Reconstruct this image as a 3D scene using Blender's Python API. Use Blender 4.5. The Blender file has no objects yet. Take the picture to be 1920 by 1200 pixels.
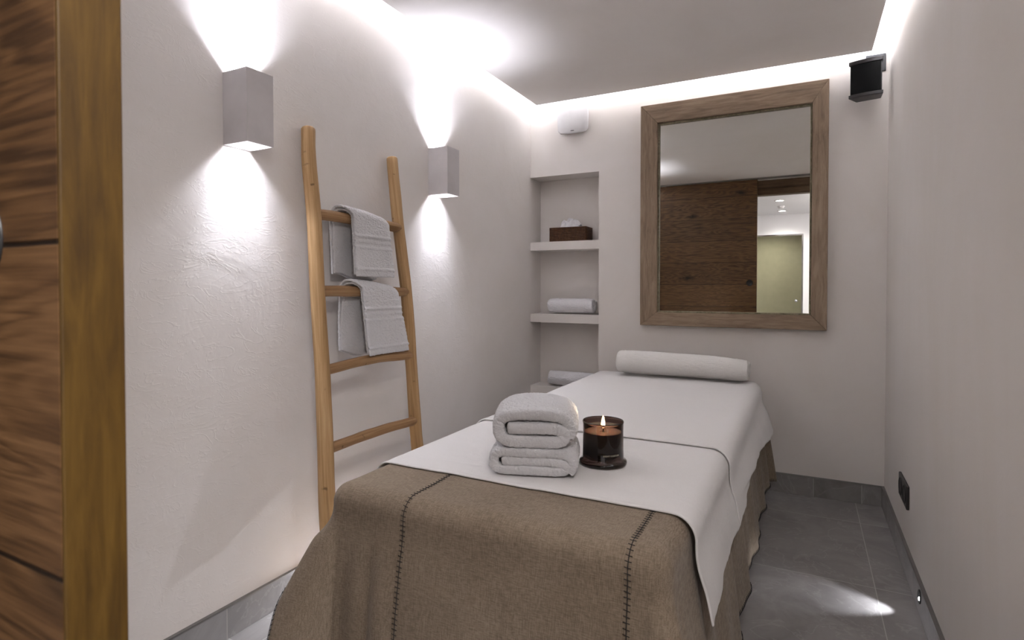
import bpy, bmesh, math, random
from mathutils import Vector, Matrix, noise
random.seed(7)
R = math.radians
PI = math.pi
C = bpy.context.scene.collection
S = bpy.context.scene

# ------------------------------------------------------------------ camera
FPX = 1062.07
cam_d = bpy.data.cameras.new('camera')
cam = bpy.data.objects.new('camera', cam_d); C.objects.link(cam)
cam_d.sensor_width = 36.0
cam_d.lens = FPX * 36.0 / 1920.0
cam_d.shift_y = -42.186 / 1920.0
cam.location = (0, 0, 1.2)
cam.rotation_euler = (PI / 2 - 0.0178, 0, 0.4776)
cam_d.clip_start = 0.02
cam_d.dof.use_dof = True
cam_d.dof.focus_distance = 2.1
cam_d.dof.aperture_fstop = 8.0
S.camera = cam

# ------------------------------------------------------------------ world + view
w = bpy.data.worlds.new('world'); S.world = w; w.use_nodes = True
w.node_tree.nodes['Background'].inputs[0].default_value = (0.9, 0.9, 1, 1)
w.node_tree.nodes['Background'].inputs[1].default_value = 0.0
S.view_settings.view_transform = 'Standard'
S.view_settings.look = 'None'
S.view_settings.gamma = 1
S.view_settings.use_curve_mapping = False
S.view_settings.exposure = 1.30

XR, XL, YB, HB = 0.3927, -1.7519, 3.671, 0.112
PZ, PT = 2.45, 2.4725                      # underside and upper side of the dropped ceiling
PXL, PXR, PYB = -1.648, 0.3035, 3.552
YN = 0.19                                  # room face of the wall with the doorway
ZC = 2.60

def area(name, loc, rot, sx, sy, e, col=(1, 1, 1)):
    d = bpy.data.lights.new(name, 'AREA'); d.shape = 'RECTANGLE'; d.size = sx; d.size_y = sy
    d.energy = e; d.color = col
    o = bpy.data.objects.new(name, d); C.objects.link(o); o.location = loc; o.rotation_euler = rot
    return o
def spot(name, loc, direction, e, ang, blend, rad, col=(1, 1, 1), parent=None):
    d = bpy.data.lights.new(name, 'SPOT'); d.energy = e; d.spot_size = R(ang); d.spot_blend = blend
    d.shadow_soft_size = rad; d.color = col
    o = bpy.data.objects.new(name, d); C.objects.link(o)
    o.rotation_euler = Vector(direction).to_track_quat('-Z', 'Y').to_euler(); o.location = loc
    if parent: o.parent = parent
    return o

COOL = (0.80, 0.87, 1.0)
# LED strips lying on top of the dropped ceiling, turned to the walls
E_COVE = 9.5
area('cove_led_strip', (PXL + 0.05, 1.9, PT + 0.006), (0, R(90), 0), 0.008, 3.3, E_COVE * 1.15, COOL)
area('cove_led_strip', (PXR - 0.04, 1.9, PT + 0.006), (0, R(-90), 0), 0.008, 3.3, E_COVE * 1.1, COOL)
area('cove_led_strip', ((PXL + PXR) / 2, PYB - 0.05, PT + 0.006), (R(90), 0, 0), 1.85, 0.008, E_COVE * 0.6, COOL)
# step lights set in the skirting
STEP = (0.88, 0.92, 1.0)

# ------------------------------------------------------------------ materials
def new_mat(name):
    m = bpy.data.materials.new(name); m.use_nodes = True
    nt = m.node_tree; b = nt.nodes['Principled BSDF']
    return m, nt, b
def N(nt, t, **kw):
    n = nt.nodes.new(t)
    for k, v in kw.items():
        if k.startswith('i_'):
            n.inputs[k[2:].replace('_', ' ')].default_value = v
        else: setattr(n, k, v)
    return n
def L(nt, a, b): nt.links.new(a, b)
def coords(nt, scale=(1, 1, 1), kind='Object', loc=(0, 0, 0), rot=(0, 0, 0)):
    tc = N(nt, 'ShaderNodeTexCoord'); mp = N(nt, 'ShaderNodeMapping')
    mp.inputs['Scale'].default_value = scale; mp.inputs['Location'].default_value = loc
    mp.inputs['Rotation'].default_value = rot
    L(nt, tc.outputs[kind], mp.inputs[0]); return mp.outputs[0]
def noise_n(nt, vec, scale, detail=4, rough=.55, dist=0):
    n = N(nt, 'ShaderNodeTexNoise'); n.inputs['Scale'].default_value = scale
    n.inputs['Detail'].default_value = detail; n.inputs['Roughness'].default_value = rough
    n.inputs['Distortion'].default_value = dist; L(nt, vec, n.inputs['Vector']); return n.outputs[0]
def ramp(nt, fac, stops):
    r = N(nt, 'ShaderNodeValToRGB'); e = r.color_ramp.elements
    while len(e) < len(stops): e.new(0.5)
    for i, (p, c) in enumerate(stops):
        e[i].position = p; e[i].color = (*c, 1) if len(c) == 3 else c
    L(nt, fac, r.inputs[0]); return r.outputs[0]
def mixc(nt, fac, a, b, mode='MIX'):
    m = N(nt, 'ShaderNodeMix', data_type='RGBA', blend_type=mode)
    for s, v in ((m.inputs[0], fac), (m.inputs[6], a), (m.inputs[7], b)):
        if isinstance(v, (int, float)): s.default_value = v
        elif isinstance(v, tuple): s.default_value = (*v, 1) if len(v) == 3 else v
        else: L(nt, v, s)
    return m.outputs[2]
def math_n(nt, op, a, b=None, c=None):
    m = N(nt, 'ShaderNodeMath', operation=op)
    for s, v in zip(m.inputs, (a, b, c)):
        if v is None: continue
        if isinstance(v, (int, float)): s.default_value = v
        else: L(nt, v, s)
    return m.outputs[0]
def bump(nt, b, h, strength, dist, prev=None):
    n = N(nt, 'ShaderNodeBump'); n.inputs['Strength'].default_value = strength
    n.inputs['Distance'].default_value = dist; L(nt, h, n.inputs['Height'])
    if prev: L(nt, prev, n.inputs['Normal'])
    L(nt, n.outputs[0], b.inputs['Normal']); return n.outputs[0]

def plaster(name, c1, c2, stretch=(1, 1, 1), bs=1.0):
    m, nt, b = new_mat(name)
    v = coords(nt, stretch)
    col = ramp(nt, noise_n(nt, v, 1.7, 5, .6, .6), [(0.3, c1), (0.7, c2)])
    L(nt, col, b.inputs['Base Color'])
    b.inputs['Roughness'].default_value = 0.75; b.inputs['Specular IOR Level'].default_value = 0.25
    # broad trowel waves, short ridges, fine grain
    n1 = bump(nt, b, noise_n(nt, v, 3.5, 4, .5, 1.0), 0.16 * bs, 0.020)
    w2 = coords(nt, (stretch[0] * 1, stretch[1] * 1, stretch[2] * 2.2), rot=(0.6, 0.3, 0.2))
    rid = ramp(nt, noise_n(nt, w2, 6, 3, .5, 2.2), [(0.47, (0, 0, 0)), (0.50, (1, 1, 1)), (0.53, (0, 0, 0))])
    n2 = bump(nt, b, rid, 0.10 * bs, 0.003, n1)
    bump(nt, b, noise_n(nt, v, 90, 4, .6), 0.10 * bs, 0.002, n2)
    return m
def flat_mat(name, c, rough=.5, metal=0, spec=.5, bs=0, bscale=100):
    m, nt, b = new_mat(name)
    v = coords(nt)
    n = noise_n(nt, v, 12, 3)
    c2 = tuple(x * 0.93 for x in c)
    L(nt, ramp(nt, n, [(0.35, c2), (0.65, c)]), b.inputs['Base Color'])
    b.inputs['Roughness'].default_value = rough; b.inputs['Metallic'].default_value = metal
    b.inputs['Specular IOR Level'].default_value = spec
    if bs: bump(nt, b, noise_n(nt, v, bscale, 3), bs, 0.002)
    return m
def terry(name, c, scale=170, bs=.9, bd=.004, sheen=.25):
    m, nt, b = new_mat(name)
    v = coords(nt)
    n = noise_n(nt, v, scale, 4, .7, .6)
    L(nt, mixc(nt, math_n(nt, 'MULTIPLY', n, 1.0), tuple(x * .86 for x in c), c), b.inputs['Base Color'])
    b.inputs['Roughness'].default_value = 1.0; b.inputs['Specular IOR Level'].default_value = 0.05
    b.inputs['Sheen Weight'].default_value = sheen; b.inputs['Sheen Roughness'].default_value = .6
    n1 = bump(nt, b, noise_n(nt, v, 28, 3, .6), .25, .008)
    bump(nt, b, n, bs, bd, n1)
    return m
def fabric(name, c1, c2):
    m, nt, b = new_mat(name)
    va = coords(nt, (520, 60, 60)); vb = coords(nt, (60, 520, 520))
    a = noise_n(nt, va, 1, 2, .5); bb = noise_n(nt, vb, 1, 2, .5)
    s = math_n(nt, 'MULTIPLY', math_n(nt, 'ADD', a, bb), .5)
    big = noise_n(nt, coords(nt), 5, 4, .6)
    col = ramp(nt, s, [(0.38, c1), (0.62, c2)])
    col = mixc(nt, 0.25, col, ramp(nt, big, [(0.35, c1), (0.65, c2)]))
    L(nt, col, b.inputs['Base Color'])
    b.inputs['Roughness'].default_value = 1; b.inputs['Specular IOR Level'].default_value = .05
    b.inputs['Sheen Weight'].default_value = .12
    n1 = bump(nt, b, noise_n(nt, coords(nt), 140, 3, .6), .2, .0015)
    bump(nt, b, s, .6, .0015, n1)
    return m
def plank_wood(name, plank, dark, mid, light, knots=True, zoff=0.0, ax='x', rough=.55, knot_scale=2.0):
    """boards along the x axis (ax='x'), a fixed height each, oak grain with knots"""
    m, nt, b = new_mat(name)
    tc = N(nt, 'ShaderNodeTexCoord'); sp = N(nt, 'ShaderNodeSeparateXYZ'); L(nt, tc.outputs['Object'], sp.inputs[0])
    X, Z = (sp.outputs['X'], sp.outputs['Z']) if ax == 'x' else (sp.outputs['Z'], sp.outputs['X'])
    pz = math_n(nt, 'DIVIDE', math_n(nt, 'ADD', Z, 10 + zoff), plank)
    idx = math_n(nt, 'FLOOR', pz); fr = math_n(nt, 'FRACT', pz)
    cb = N(nt, 'ShaderNodeCombineXYZ')
    L(nt, math_n(nt, 'ADD', X, math_n(nt, 'MULTIPLY', idx, 3.37)), cb.inputs[0])
    L(nt, sp.outputs['Y'], cb.inputs[1]); L(nt, math_n(nt, 'MULTIPLY', Z, 1.0), cb.inputs[2])
    base = cb.outputs[0]
    # distort by knots
    mp = N(nt, 'ShaderNodeMapping'); mp.inputs['Scale'].default_value = (1.0, 0.2, 2.6); L(nt, base, mp.inputs[0])
    vo = N(nt, 'ShaderNodeTexVoronoi'); vo.inputs['Scale'].default_value = knot_scale; L(nt, mp.outputs[0], vo.inputs['Vector'])
    kd = vo.outputs['Distance']
    g = N(nt, 'ShaderNodeMapping'); g.inputs['Scale'].default_value = (1.1, 6, 9); L(nt, base, g.inputs[0])
    warp = noise_n(nt, g.outputs[0], 1.1, 3, .5, 1.0)
    ring = math_n(nt, 'MULTIPLY', math_n(nt, 'SINE', math_n(nt, 'MULTIPLY', math_n(nt, 'ADD', warp, math_n(nt, 'MULTIPLY', kd, .35)), 75)), .5)
    fine = N(nt, 'ShaderNodeMapping'); fine.inputs['Scale'].default_value = (6, 30, 160); L(nt, base, fine.inputs[0])
    fn = noise_n(nt, fine.outputs[0], 1, 4, .6, .3)
    f = math_n(nt, 'ADD', math_n(nt, 'MULTIPLY', ring, .22), math_n(nt, 'MULTIPLY', fn, .9))
    wn = N(nt, 'ShaderNodeTexWhiteNoise', noise_dimensions='1D'); L(nt, idx, wn.inputs['W'])
    f = math_n(nt, 'ADD', f, math_n(nt, 'MULTIPLY', math_n(nt, 'SUBTRACT', wn.outputs[0], .5), .22))
    col = ramp(nt, f, [(0.22, dark), (0.48, mid), (0.78, light)])
    if knots:
        kn = ramp(nt, kd, [(0.06, (1, 1, 1)), (0.21, (0, 0, 0))])
        wk = noise_n(nt, base, 7, 3, .6)
        kk = math_n(nt, 'MULTIPLY', kn, ramp(nt, wk, [(0.40, (0, 0, 0)), (0.50, (1, 1, 1))]))
        col = mixc(nt, kk, col, tuple(x * .22 for x in dark))
    seam = ramp(nt, math_n(nt, 'MINIMUM', fr, math_n(nt, 'SUBTRACT', 1, fr)), [(0.004, (0, 0, 0)), (0.012, (1, 1, 1))])
    col = mixc(nt, seam, tuple(x * .25 for x in dark), col)
    L(nt, col, b.inputs['Base Color'])
    b.inputs['Roughness'].default_value = rough; b.inputs['Specular IOR Level'].default_value = .35
    n1 = bump(nt, b, f, .25, .002); bump(nt, b, seam, .6, .003, n1)
    return m
def grain_wood(name, scale, dark, mid, light, rough=.6, kind='Object', spotty=True, bs=.4):
    m, nt, b = new_mat(name)
    v = coords(nt, scale, kind)
    f = noise_n(nt, v, 1, 6, .62, .5)
    v2 = coords(nt, tuple(s * .22 for s in scale), kind)
    g = noise_n(nt, v2, 1, 4, .6, 1.2)
    fac = math_n(nt, 'ADD', math_n(nt, 'MULTIPLY', f, .6), math_n(nt, 'MULTIPLY', g, .4))
    col = ramp(nt, fac, [(0.34, dark), (0.5, mid), (0.66, light)])
    if spotty:
        s = noise_n(nt, coords(nt), 26, 2, .5)
        col = mixc(nt, ramp(nt, s, [(0.70, (0, 0, 0)), (0.76, (.75, .75, .75))]), col, tuple(x * .4 for x in dark))
    L(nt, col, b.inputs['Base Color'])
    b.inputs['Roughness'].default_value = rough; b.inputs['Specular IOR Level'].default_value = .3
    bump(nt, b, fac, bs, .003)
    return m
def stone(name, tile=None, off=(0, 0), rough=.42, c1=(.20, .185, .18), c2=(.33, .31, .30), grout=(.42, .40, .385), axes='xy'):
    m, nt, b = new_mat(name)
    tc = N(nt, 'ShaderNodeTexCoord'); sp = N(nt, 'ShaderNodeSeparateXYZ'); L(nt, tc.outputs['Object'], sp.inputs[0])
    A = sp.outputs[axes[0].upper()]; 
    a = math_n(nt, 'DIVIDE', math_n(nt, 'ADD', A, 50 * tile[0] - off[0]), tile[0])
    if tile[1]:
        Bx = sp.outputs[axes[1].upper()]
        bb = math_n(nt, 'DIVIDE', math_n(nt, 'ADD', Bx, 50 * tile[1] - off[1]), tile[1])
    ia = math_n(nt, 'FLOOR', a); fa = math_n(nt, 'MULTIPLY', math_n(nt, 'MINIMUM', math_n(nt, 'FRACT', a), math_n(nt, 'SUBTRACT', 1, math_n(nt, 'FRACT', a))), tile[0])
    seed = ia; dist = fa
    if tile[1]:
        ib = math_n(nt, 'FLOOR', bb); fb = math_n(nt, 'MULTIPLY', math_n(nt, 'MINIMUM', math_n(nt, 'FRACT', bb), math_n(nt, 'SUBTRACT', 1, math_n(nt, 'FRACT', bb))), tile[1])
        seed = math_n(nt, 'ADD', ia, math_n(nt, 'MULTIPLY', ib, 7.13)); dist = math_n(nt, 'MINIMUM', fa, fb)
    wn = N(nt, 'ShaderNodeTexWhiteNoise', noise_dimensions='1D'); L(nt, seed, wn.inputs['W'])
    cb = N(nt, 'ShaderNodeVectorMath', operation='ADD'); L(nt, tc.outputs['Object'], cb.inputs[0])
    sc = N(nt, 'ShaderNodeVectorMath', operation='SCALE'); L(nt, wn.outputs['Color'], sc.inputs[0]); sc.inputs['Scale'].default_value = 9
    L(nt, sc.outputs[0], cb.inputs[1])
    f = noise_n(nt, cb.outputs[0], 4.5, 7, .62, .8)
    vein = ramp(nt, noise_n(nt, cb.outputs[0], 3.2, 4, .55, 1.4), [(0.485, (0, 0, 0)), (0.5, (1, 1, 1)), (0.515, (0, 0, 0))])
    col = ramp(nt, f, [(0.32, c1), (0.68, c2)])
    col = mixc(nt, math_n(nt, 'MULTIPLY', vein, .22), col, tuple(x * 1.7 for x in c2))
    col = mixc(nt, math_n(nt, 'MULTIPLY', wn.outputs[0], .25), col, tuple(x * .8 for x in c1))
    gr = math_n(nt, 'LESS_THAN', dist, .0018)
    col = mixc(nt, gr, col, grout)
    L(nt, col, b.inputs['Base Color'])
    b.inputs['Roughness'].default_value = rough; b.inputs['Specular IOR Level'].default_value = .5
    n1 = bump(nt, b, f, .3, .003)
    bump(nt, b, math_n(nt, 'SUBTRACT', 1, gr), .5, .001, n1)
    return m
def emit(name, c, s):
    m = bpy.data.materials.new(name); m.use_nodes = True; nt = m.node_tree
    nt.nodes.remove(nt.nodes['Principled BSDF'])
    e = N(nt, 'ShaderNodeEmission'); e.inputs[0].default_value = (*c, 1); e.inputs[1].default_value = s
    L(nt, e.outputs[0], nt.nodes['Material Output'].inputs[0]); return m

M = {}
M['plaster'] = plaster('warm white trowelled plaster', (.76, .71, .665), (.81, .765, .735))
M['plaster_r'] = plaster('warm white plaster right', (.75, .695, .635), (.80, .755, .72), (1, 1, .35), .5)
M['ceil'] = plaster('ceiling plaster', (.83, .785, .745), (.87, .83, .80), (1, 1, 1), .4)
M['niche'] = plaster('niche plaster', (.76, .705, .655), (.81, .76, .725), (1, 1, 1), .3)
M['corr'] = plaster('corridor white', (.80, .79, .80), (.84, .83, .85), (1, 1, 1), .1)
M['beige'] = flat_mat('cream wall beyond the glass', (.62, .57, .42), .6)
M['floor'] = stone('slate grey floor tile', (.472, .70), (.258, 2.655))
M['skirt_b'] = stone('slate skirting back', (.236, 0), (.051, 0), axes='xz')
M['skirt_s'] = stone('slate skirting side', (.472, 0), (1.25, 0), axes='yz')
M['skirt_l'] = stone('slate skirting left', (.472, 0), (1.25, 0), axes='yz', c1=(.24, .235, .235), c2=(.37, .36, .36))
M['metal'] = flat_mat('brushed steel profile', (.30, .29, .28), .35, 1.0)
M['chrome'] = flat_mat('chrome', (.75, .75, .78), .12, 1.0)
M['door'] = plank_wood('oak boards', .256, (.050, .023, .009), (.118, .058, .022), (.19, .10, .042), True, .03)
M['door_edge'] = grain_wood('oak edge band', (90, 90, 9), (.038, .018, .003), (.072, .037, .005), (.105, .057, .009), .55, spotty=False, bs=.2)
M['header'] = grain_wood('oak header', (6, 90, 90), (.06, .034, .018), (.11, .065, .035), (.16, .10, .055), .6, spotty=False)
M['frame_h'] = grain_wood('weathered wood along', (7, 60, 60), (.17, .115, .075), (.28, .20, .135), (.38, .285, .20), .7, spotty=False)
M['frame_v'] = grain_wood('weathered wood upright', (60, 60, 7), (.17, .115, .075), (.28, .20, .135), (.38, .285, .20), .7, spotty=False)
M['lip'] = grain_wood('greenish gilt lip', (60, 60, 60), (.12, .10, .055), (.22, .19, .12), (.32, .28, .19), .5, spotty=False)
M['teak'] = grain_wood('peeled branch wood', (14, 1, 1), (.27, .15, .065), (.44, .265, .12), (.58, .385, .20), .6, 'UV')
M['teak_d'] = grain_wood('branch wood rung', (14, 1, 1), (.20, .105, .045), (.32, .18, .085), (.43, .27, .135), .6, 'UV')
M['legwood'] = grain_wood('beech', (30, 30, 5), (.36, .21, .10), (.48, .30, .15), (.58, .38, .21), .5, spotty=False)
M['white'] = flat_mat('matt white lacquer', (.66, .62, .62), .5, 0, .3)
M['vent'] = flat_mat('white plastic', (.80, .78, .78), .35)
M['grey_mark'] = flat_mat('grey print', (.25, .24, .24), .5)
M['black'] = flat_mat('black plastic', (.012, .011, .011), .4)
M['black_cap'] = flat_mat('charcoal plastic', (.032, .028, .028), .45)
M['grille'] = flat_mat('black grille cloth', (.006, .006, .006), .9, 0, .2, .6, 600)
M['bracket'] = flat_mat('dark grey painted steel', (.022, .022, .024), .5)
M['towel'] = terry('white terry', (.92, .90, .91), 230, 1.0, .005)
M['towel_roll'] = terry('white terry roll', (.90, .88, .90), 150, .6, .003)
M['sheet'] = terry('white terry sheet', (.86, .83, .81), 330, .7, .0018, .15)
M['bolster'] = terry('cream terry', (.92, .885, .84), 200, .9, .004)
M['tan'] = fabric('taupe wool', (.180, .136, .095), (.335, .265, .196))
M['thread'] = flat_mat('charcoal thread', (.035, .030, .030), .9)
M['vinyl'] = flat_mat('cream upholstery', (.55, .50, .42), .6)
M['wicker'] = grain_wood('dark brown wicker', (200, 200, 60), (.030, .012, .005), (.085, .035, .015), (.17, .075, .035), .5, spotty=False, bs=.6)
M['tissue'] = flat_mat('tissue paper', (.82, .80, .82), .9, 0, .1)
M['wax'] = flat_mat('cream wax', (.92, .86, .76), .4)
M['wax'].node_tree.nodes['Principled BSDF'].inputs['Subsurface Weight'].default_value = .3
M['wax'].node_tree.nodes['Principled BSDF'].inputs['Subsurface Radius'].default_value = (.02, .01, .005)
M['wick'] = flat_mat('charred wick', (.01, .008, .006), .9)
M['gold'] = flat_mat('pale gold print', (.75, .65, .50), .5)
M['flame'] = emit('flame', (1.0, .72, .38), 9.0)
M['bulb'] = emit('lamp lens', (.95, .96, 1.0), 12.0)
M['dim_bulb'] = emit('step light lens', (.95, .96, 1.0), 5.0)
M['down_bulb'] = emit('downlight lens', (1.0, .97, .92), 25.0)
def glass_mat(name, col, rough, ior=1.45):
    m, nt, b = new_mat(name)
    b.inputs['Base Color'].default_value = (*col, 1); b.inputs['Transmission Weight'].default_value = 1
    b.inputs['Roughness'].default_value = rough; b.inputs['IOR'].default_value = ior
    return m
M['smoked'] = glass_mat('smoked brown glass', (.085, .050, .042), .02)
M['pane'] = glass_mat('clear green tinted glass', (.93, .96, .92), 0.0, 1.2)
m, nt, b = new_mat('mirror silver'); b.inputs['Metallic'].default_value = 1; b.inputs['Roughness'].default_value = 0.0
b.inputs['Base Color'].default_value = (.86, .87, .84, 1); M['mirror'] = m

# ------------------------------------------------------------------ helpers
def obj(name, bm, mat, parent=None, smooth=True, loc=None):
    me = bpy.data.meshes.new(name); bm.normal_update(); bm.to_mesh(me); bm.free()
    me.materials.append(mat)
    o = bpy.data.objects.new(name, me); C.objects.link(o)
    if smooth:
        for p in me.polygons: p.use_smooth = True
    if parent: o.parent = parent
    if loc: o.location = loc
    return o
def thing(name, label, cat, loc=(0, 0, 0), rotz=0, group=None):
    o = bpy.data.objects.new(name, None); C.objects.link(o); o.location = loc; o.rotation_euler = (0, 0, rotz)
    o.empty_display_size = .05
    return tag(o, label, cat, group)
def tag(o, label, cat, group=None):
    o['label'] = label; o['category'] = cat
    if group: o['group'] = group
    return o
def struct(name, bm, mat, label=None, smooth=False):
    o = obj(name, bm, mat, None, smooth); o['kind'] = 'structure'
    if label: o['label'] = label
    return o
def box(bm, x0, x1, y0, y1, z0, z1, bev=0, seg=2):
    r = bmesh.ops.create_cube(bm, size=1)
    vs = r['verts']
    for v in vs:
        v.co = Vector(((x0 + x1) / 2 + v.co.x * (x1 - x0), (y0 + y1) / 2 + v.co.y * (y1 - y0), (z0 + z1) / 2 + v.co.z * (z1 - z0)))
    if bev:
        es = list({e for v in vs for e in v.link_edges})
        bmesh.ops.bevel(bm, geom=es, offset=bev, segments=seg, affect='EDGES', profile=.5)
    return bm
def bx(*a, **k):
    bm = bmesh.new(); box(bm, *a, **k); return bm
def lathe(bm, prof, seg=48, cx=0, cy=0, cz=0, axis='z', close=True):
    rings = []
    for r, z in prof:
        ring = []
        for i in range(seg):
            a = 2 * PI * i / seg
            c, s = r * math.cos(a), r * math.sin(a)
            if axis == 'z': p = (cx + c, cy + s, cz + z)
            elif axis == 'x': p = (cx + z, cy + c, cz + s)
            else: p = (cx + c, cy + z, cz - s)
            ring.append(bm.verts.new(p))
        rings.append(ring)
    for k in range(len(rings) - 1):
        for i in range(seg):
            j = (i + 1) % seg
            bm.faces.new((rings[k][i], rings[k][j], rings[k + 1][j], rings[k + 1][i]))
    if close:
        bm.faces.new(list(reversed(rings[0]))); bm.faces.new(rings[-1])
    return bm
def catmull(pts, n):
    pts = [Vector(p) for p in pts]; P = [pts[0] * 2 - pts[1]] + pts + [pts[-1] * 2 - pts[-2]]
    out = []
    for i in range(1, len(P) - 2):
        for k in range(n):
            t = k / n; a, b, c, d = P[i - 1], P[i], P[i + 1], P[i + 2]
            out.append(.5 * ((2 * b) + (c - a) * t + (2 * a - 5 * b + 4 * c - d) * t * t + (3 * b - a - 3 * c + d) * t ** 3))
    out.append(pts[-1].copy()); return out
def tube(bm, pts, rad, seg=12, jit=0, caps=True, seed=0, uv=True):
    """tube along pts; rad number or list; uv: u around, v along in metres*4"""
    pts = [Vector(p) for p in pts]; n = len(pts)
    rads = rad if isinstance(rad, (list, tuple)) else [rad] * n
    lay = bm.loops.layers.uv.verify() if uv else None
    rings = []; ln = 0; lens = [0]
    for i in range(1, n): ln += (pts[i] - pts[i - 1]).length; lens.append(ln)
    t0 = (pts[1] - pts[0]).normalized()
    up = Vector((0, 0, 1)) if abs(t0.z) < .9 else Vector((1, 0, 0))
    nx = t0.cross(up).normalized()
    for i in range(n):
        t = ((pts[min(i + 1, n - 1)] - pts[max(i - 1, 0)])).normalized()
        nx = (nx - t * nx.dot(t)).normalized(); ny = t.cross(nx)
        ring = []
        for k in range(seg):
            a = 2 * PI * k / seg
            r = rads[i]
            if jit: r *= 1 + jit * noise.noise(Vector((math.cos(a) * 1.2 + seed, math.sin(a) * 1.2, lens[i] * 7 + seed)))
            ring.append(bm.verts.new(pts[i] + nx * (r * math.cos(a)) + ny * (r * math.sin(a))))
        rings.append(ring)
    for i in range(n - 1):
        for k in range(seg):
            j = (k + 1) % seg
            f = bm.faces.new((rings[i][k], rings[i][j], rings[i + 1][j], rings[i + 1][k]))
            if uv:
                for l, (uu, vv) in zip(f.loops, ((k, i), (k + 1, i), (k + 1, i + 1), (k, i + 1))):
                    l[lay].uv = (uu / seg * 1.0 + seed, lens[vv] * 3 + seed)
    if caps:
        f = bm.faces.new(list(reversed(rings[0]))); g = bm.faces.new(rings[-1])
    return bm
def prism(bm, pts, a0, a1, axis='y'):
    """closed 2d outline extruded along an axis; pts are (x,z) for y, (y,z) for x, (x,y) for z"""
    def P(p, a):
        return {'y': (p[0], a, p[1]), 'x': (a, p[0], p[1]), 'z': (p[0], p[1], a)}[axis]
    A = [bm.verts.new(P(p, a0)) for p in pts]; B = [bm.verts.new(P(p, a1)) for p in pts]
    n = len(pts)
    bm.faces.new(A); bm.faces.new(list(reversed(B)))
    for i in range(n):
        j = (i + 1) % n; bm.faces.new((A[j], A[i], B[i], B[j]))
    bmesh.ops.recalc_face_normals(bm, faces=bm.faces[:]); return bm
def grid(bm, nu, nv, fn):
    vs = [[bm.verts.new(fn(i / (nu - 1), j / (nv - 1))) for j in range(nv)] for i in range(nu)]
    for i in range(nu - 1):
        for j in range(nv - 1):
            bm.faces.new((vs[i][j], vs[i + 1][j], vs[i + 1][j + 1], vs[i][j + 1]))
    return vs
def mod_solid(o, t, off=0):
    m = o.modifiers.new('thickness', 'SOLIDIFY'); m.thickness = t; m.offset = off; return m
def mod_sub(o, l):
    m = o.modifiers.new('smooth', 'SUBSURF'); m.levels = l; m.render_levels = l; return m
_tex = {}
def mod_disp(o, scale, strength):
    if scale not in _tex:
        t = bpy.data.textures.new('cloud', 'CLOUDS'); t.noise_scale = scale; t.noise_depth = 2; _tex[scale] = t
    m = o.modifiers.new('pile', 'DISPLACE'); m.texture = _tex[scale]; m.strength = strength; m.mid_level = .5
    m.texture_coords = 'LOCAL'; return m
def mod_bev(o, wd, seg=2):
    m = o.modifiers.new('bevel', 'BEVEL'); m.width = wd; m.segments = seg; m.limit_method = 'ANGLE'; return m
def sm(a, b, x):
    t = max(0, min(1, (x - a) / (b - a))); return t * t * (3 - 2 * t)

# ------------------------------------------------------------------ room shell
T = .12
struct('floor', bx(XL - .2, XR + .2, -3.4, YB + .3, -.1, 0), M['floor'], 'slate grey tiled floor')
struct('wall_left', bx(XL - T, XL, YN - .15, YB + .3, 0, ZC), M['plaster'], 'white trowelled plaster wall on the left')
struct('wall_right', bx(XR, XR + T, YN - .15, YB + .3, 0, ZC), M['plaster_r'], 'plain plaster wall on the right')
NX, NT, ND = -1.240, 1.982, 3.848
bm = bmesh.new()
box(bm, NX, XR, YB, YB + .25, 0, ZC)
box(bm, XL, NX, YB, YB + .25, NT, ZC)
box(bm, XL, NX, ND, YB + .25, 0, NT)
struct('wall_back', bm, M['niche'], 'back wall with a recessed shelf niche at its left end')
struct('ceiling', bx(XL - T, XR + T, YN - .15, YB + .3, ZC, ZC + .1), M['ceil'], 'upper ceiling behind the light cove')
struct('ceiling_panel', bx(PXL, PXR, YN, PYB, PZ, PT), M['ceil'], 'dropped plaster ceiling with a lit gap along the walls')
# wall with the doorway, behind the camera (seen in the mirror)
DL, DR, DT = -.72, .34, 2.275
bm = bmesh.new()
box(bm, XL, DL, .05, YN, 0, ZC); box(bm, DR, XR, .05, YN, 0, ZC); box(bm, DL, DR, .05, YN, DT + .15, ZC)
struct('wall_near', bm, M['plaster'], 'plaster wall around the doorway, seen in the mirror')
bm = bmesh.new()
box(bm, DL, DR, .035, YN + .012, 2.34, DT + .15, .003); box(bm, DL, DR, .05, YN - .02, 2.262, 2.34, .003)
struct('trim_1', bm, M['header'], 'dark oak door head')
bm = bmesh.new()
box(bm, DL - .012, DL, .035, YN + .008, 0, 2.34); box(bm, DR, DR + .012, .035, YN + .008, 0, 2.34)
struct('trim_2', bm, M['header'], 'dark oak door lining')
bm = bmesh.new(); box(bm, XL + .02, XR - .02, .215, .265, 2.438, 2.449)
struct('trim_3', bm, M['metal'], 'steel sliding door rail under the ceiling')

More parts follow.
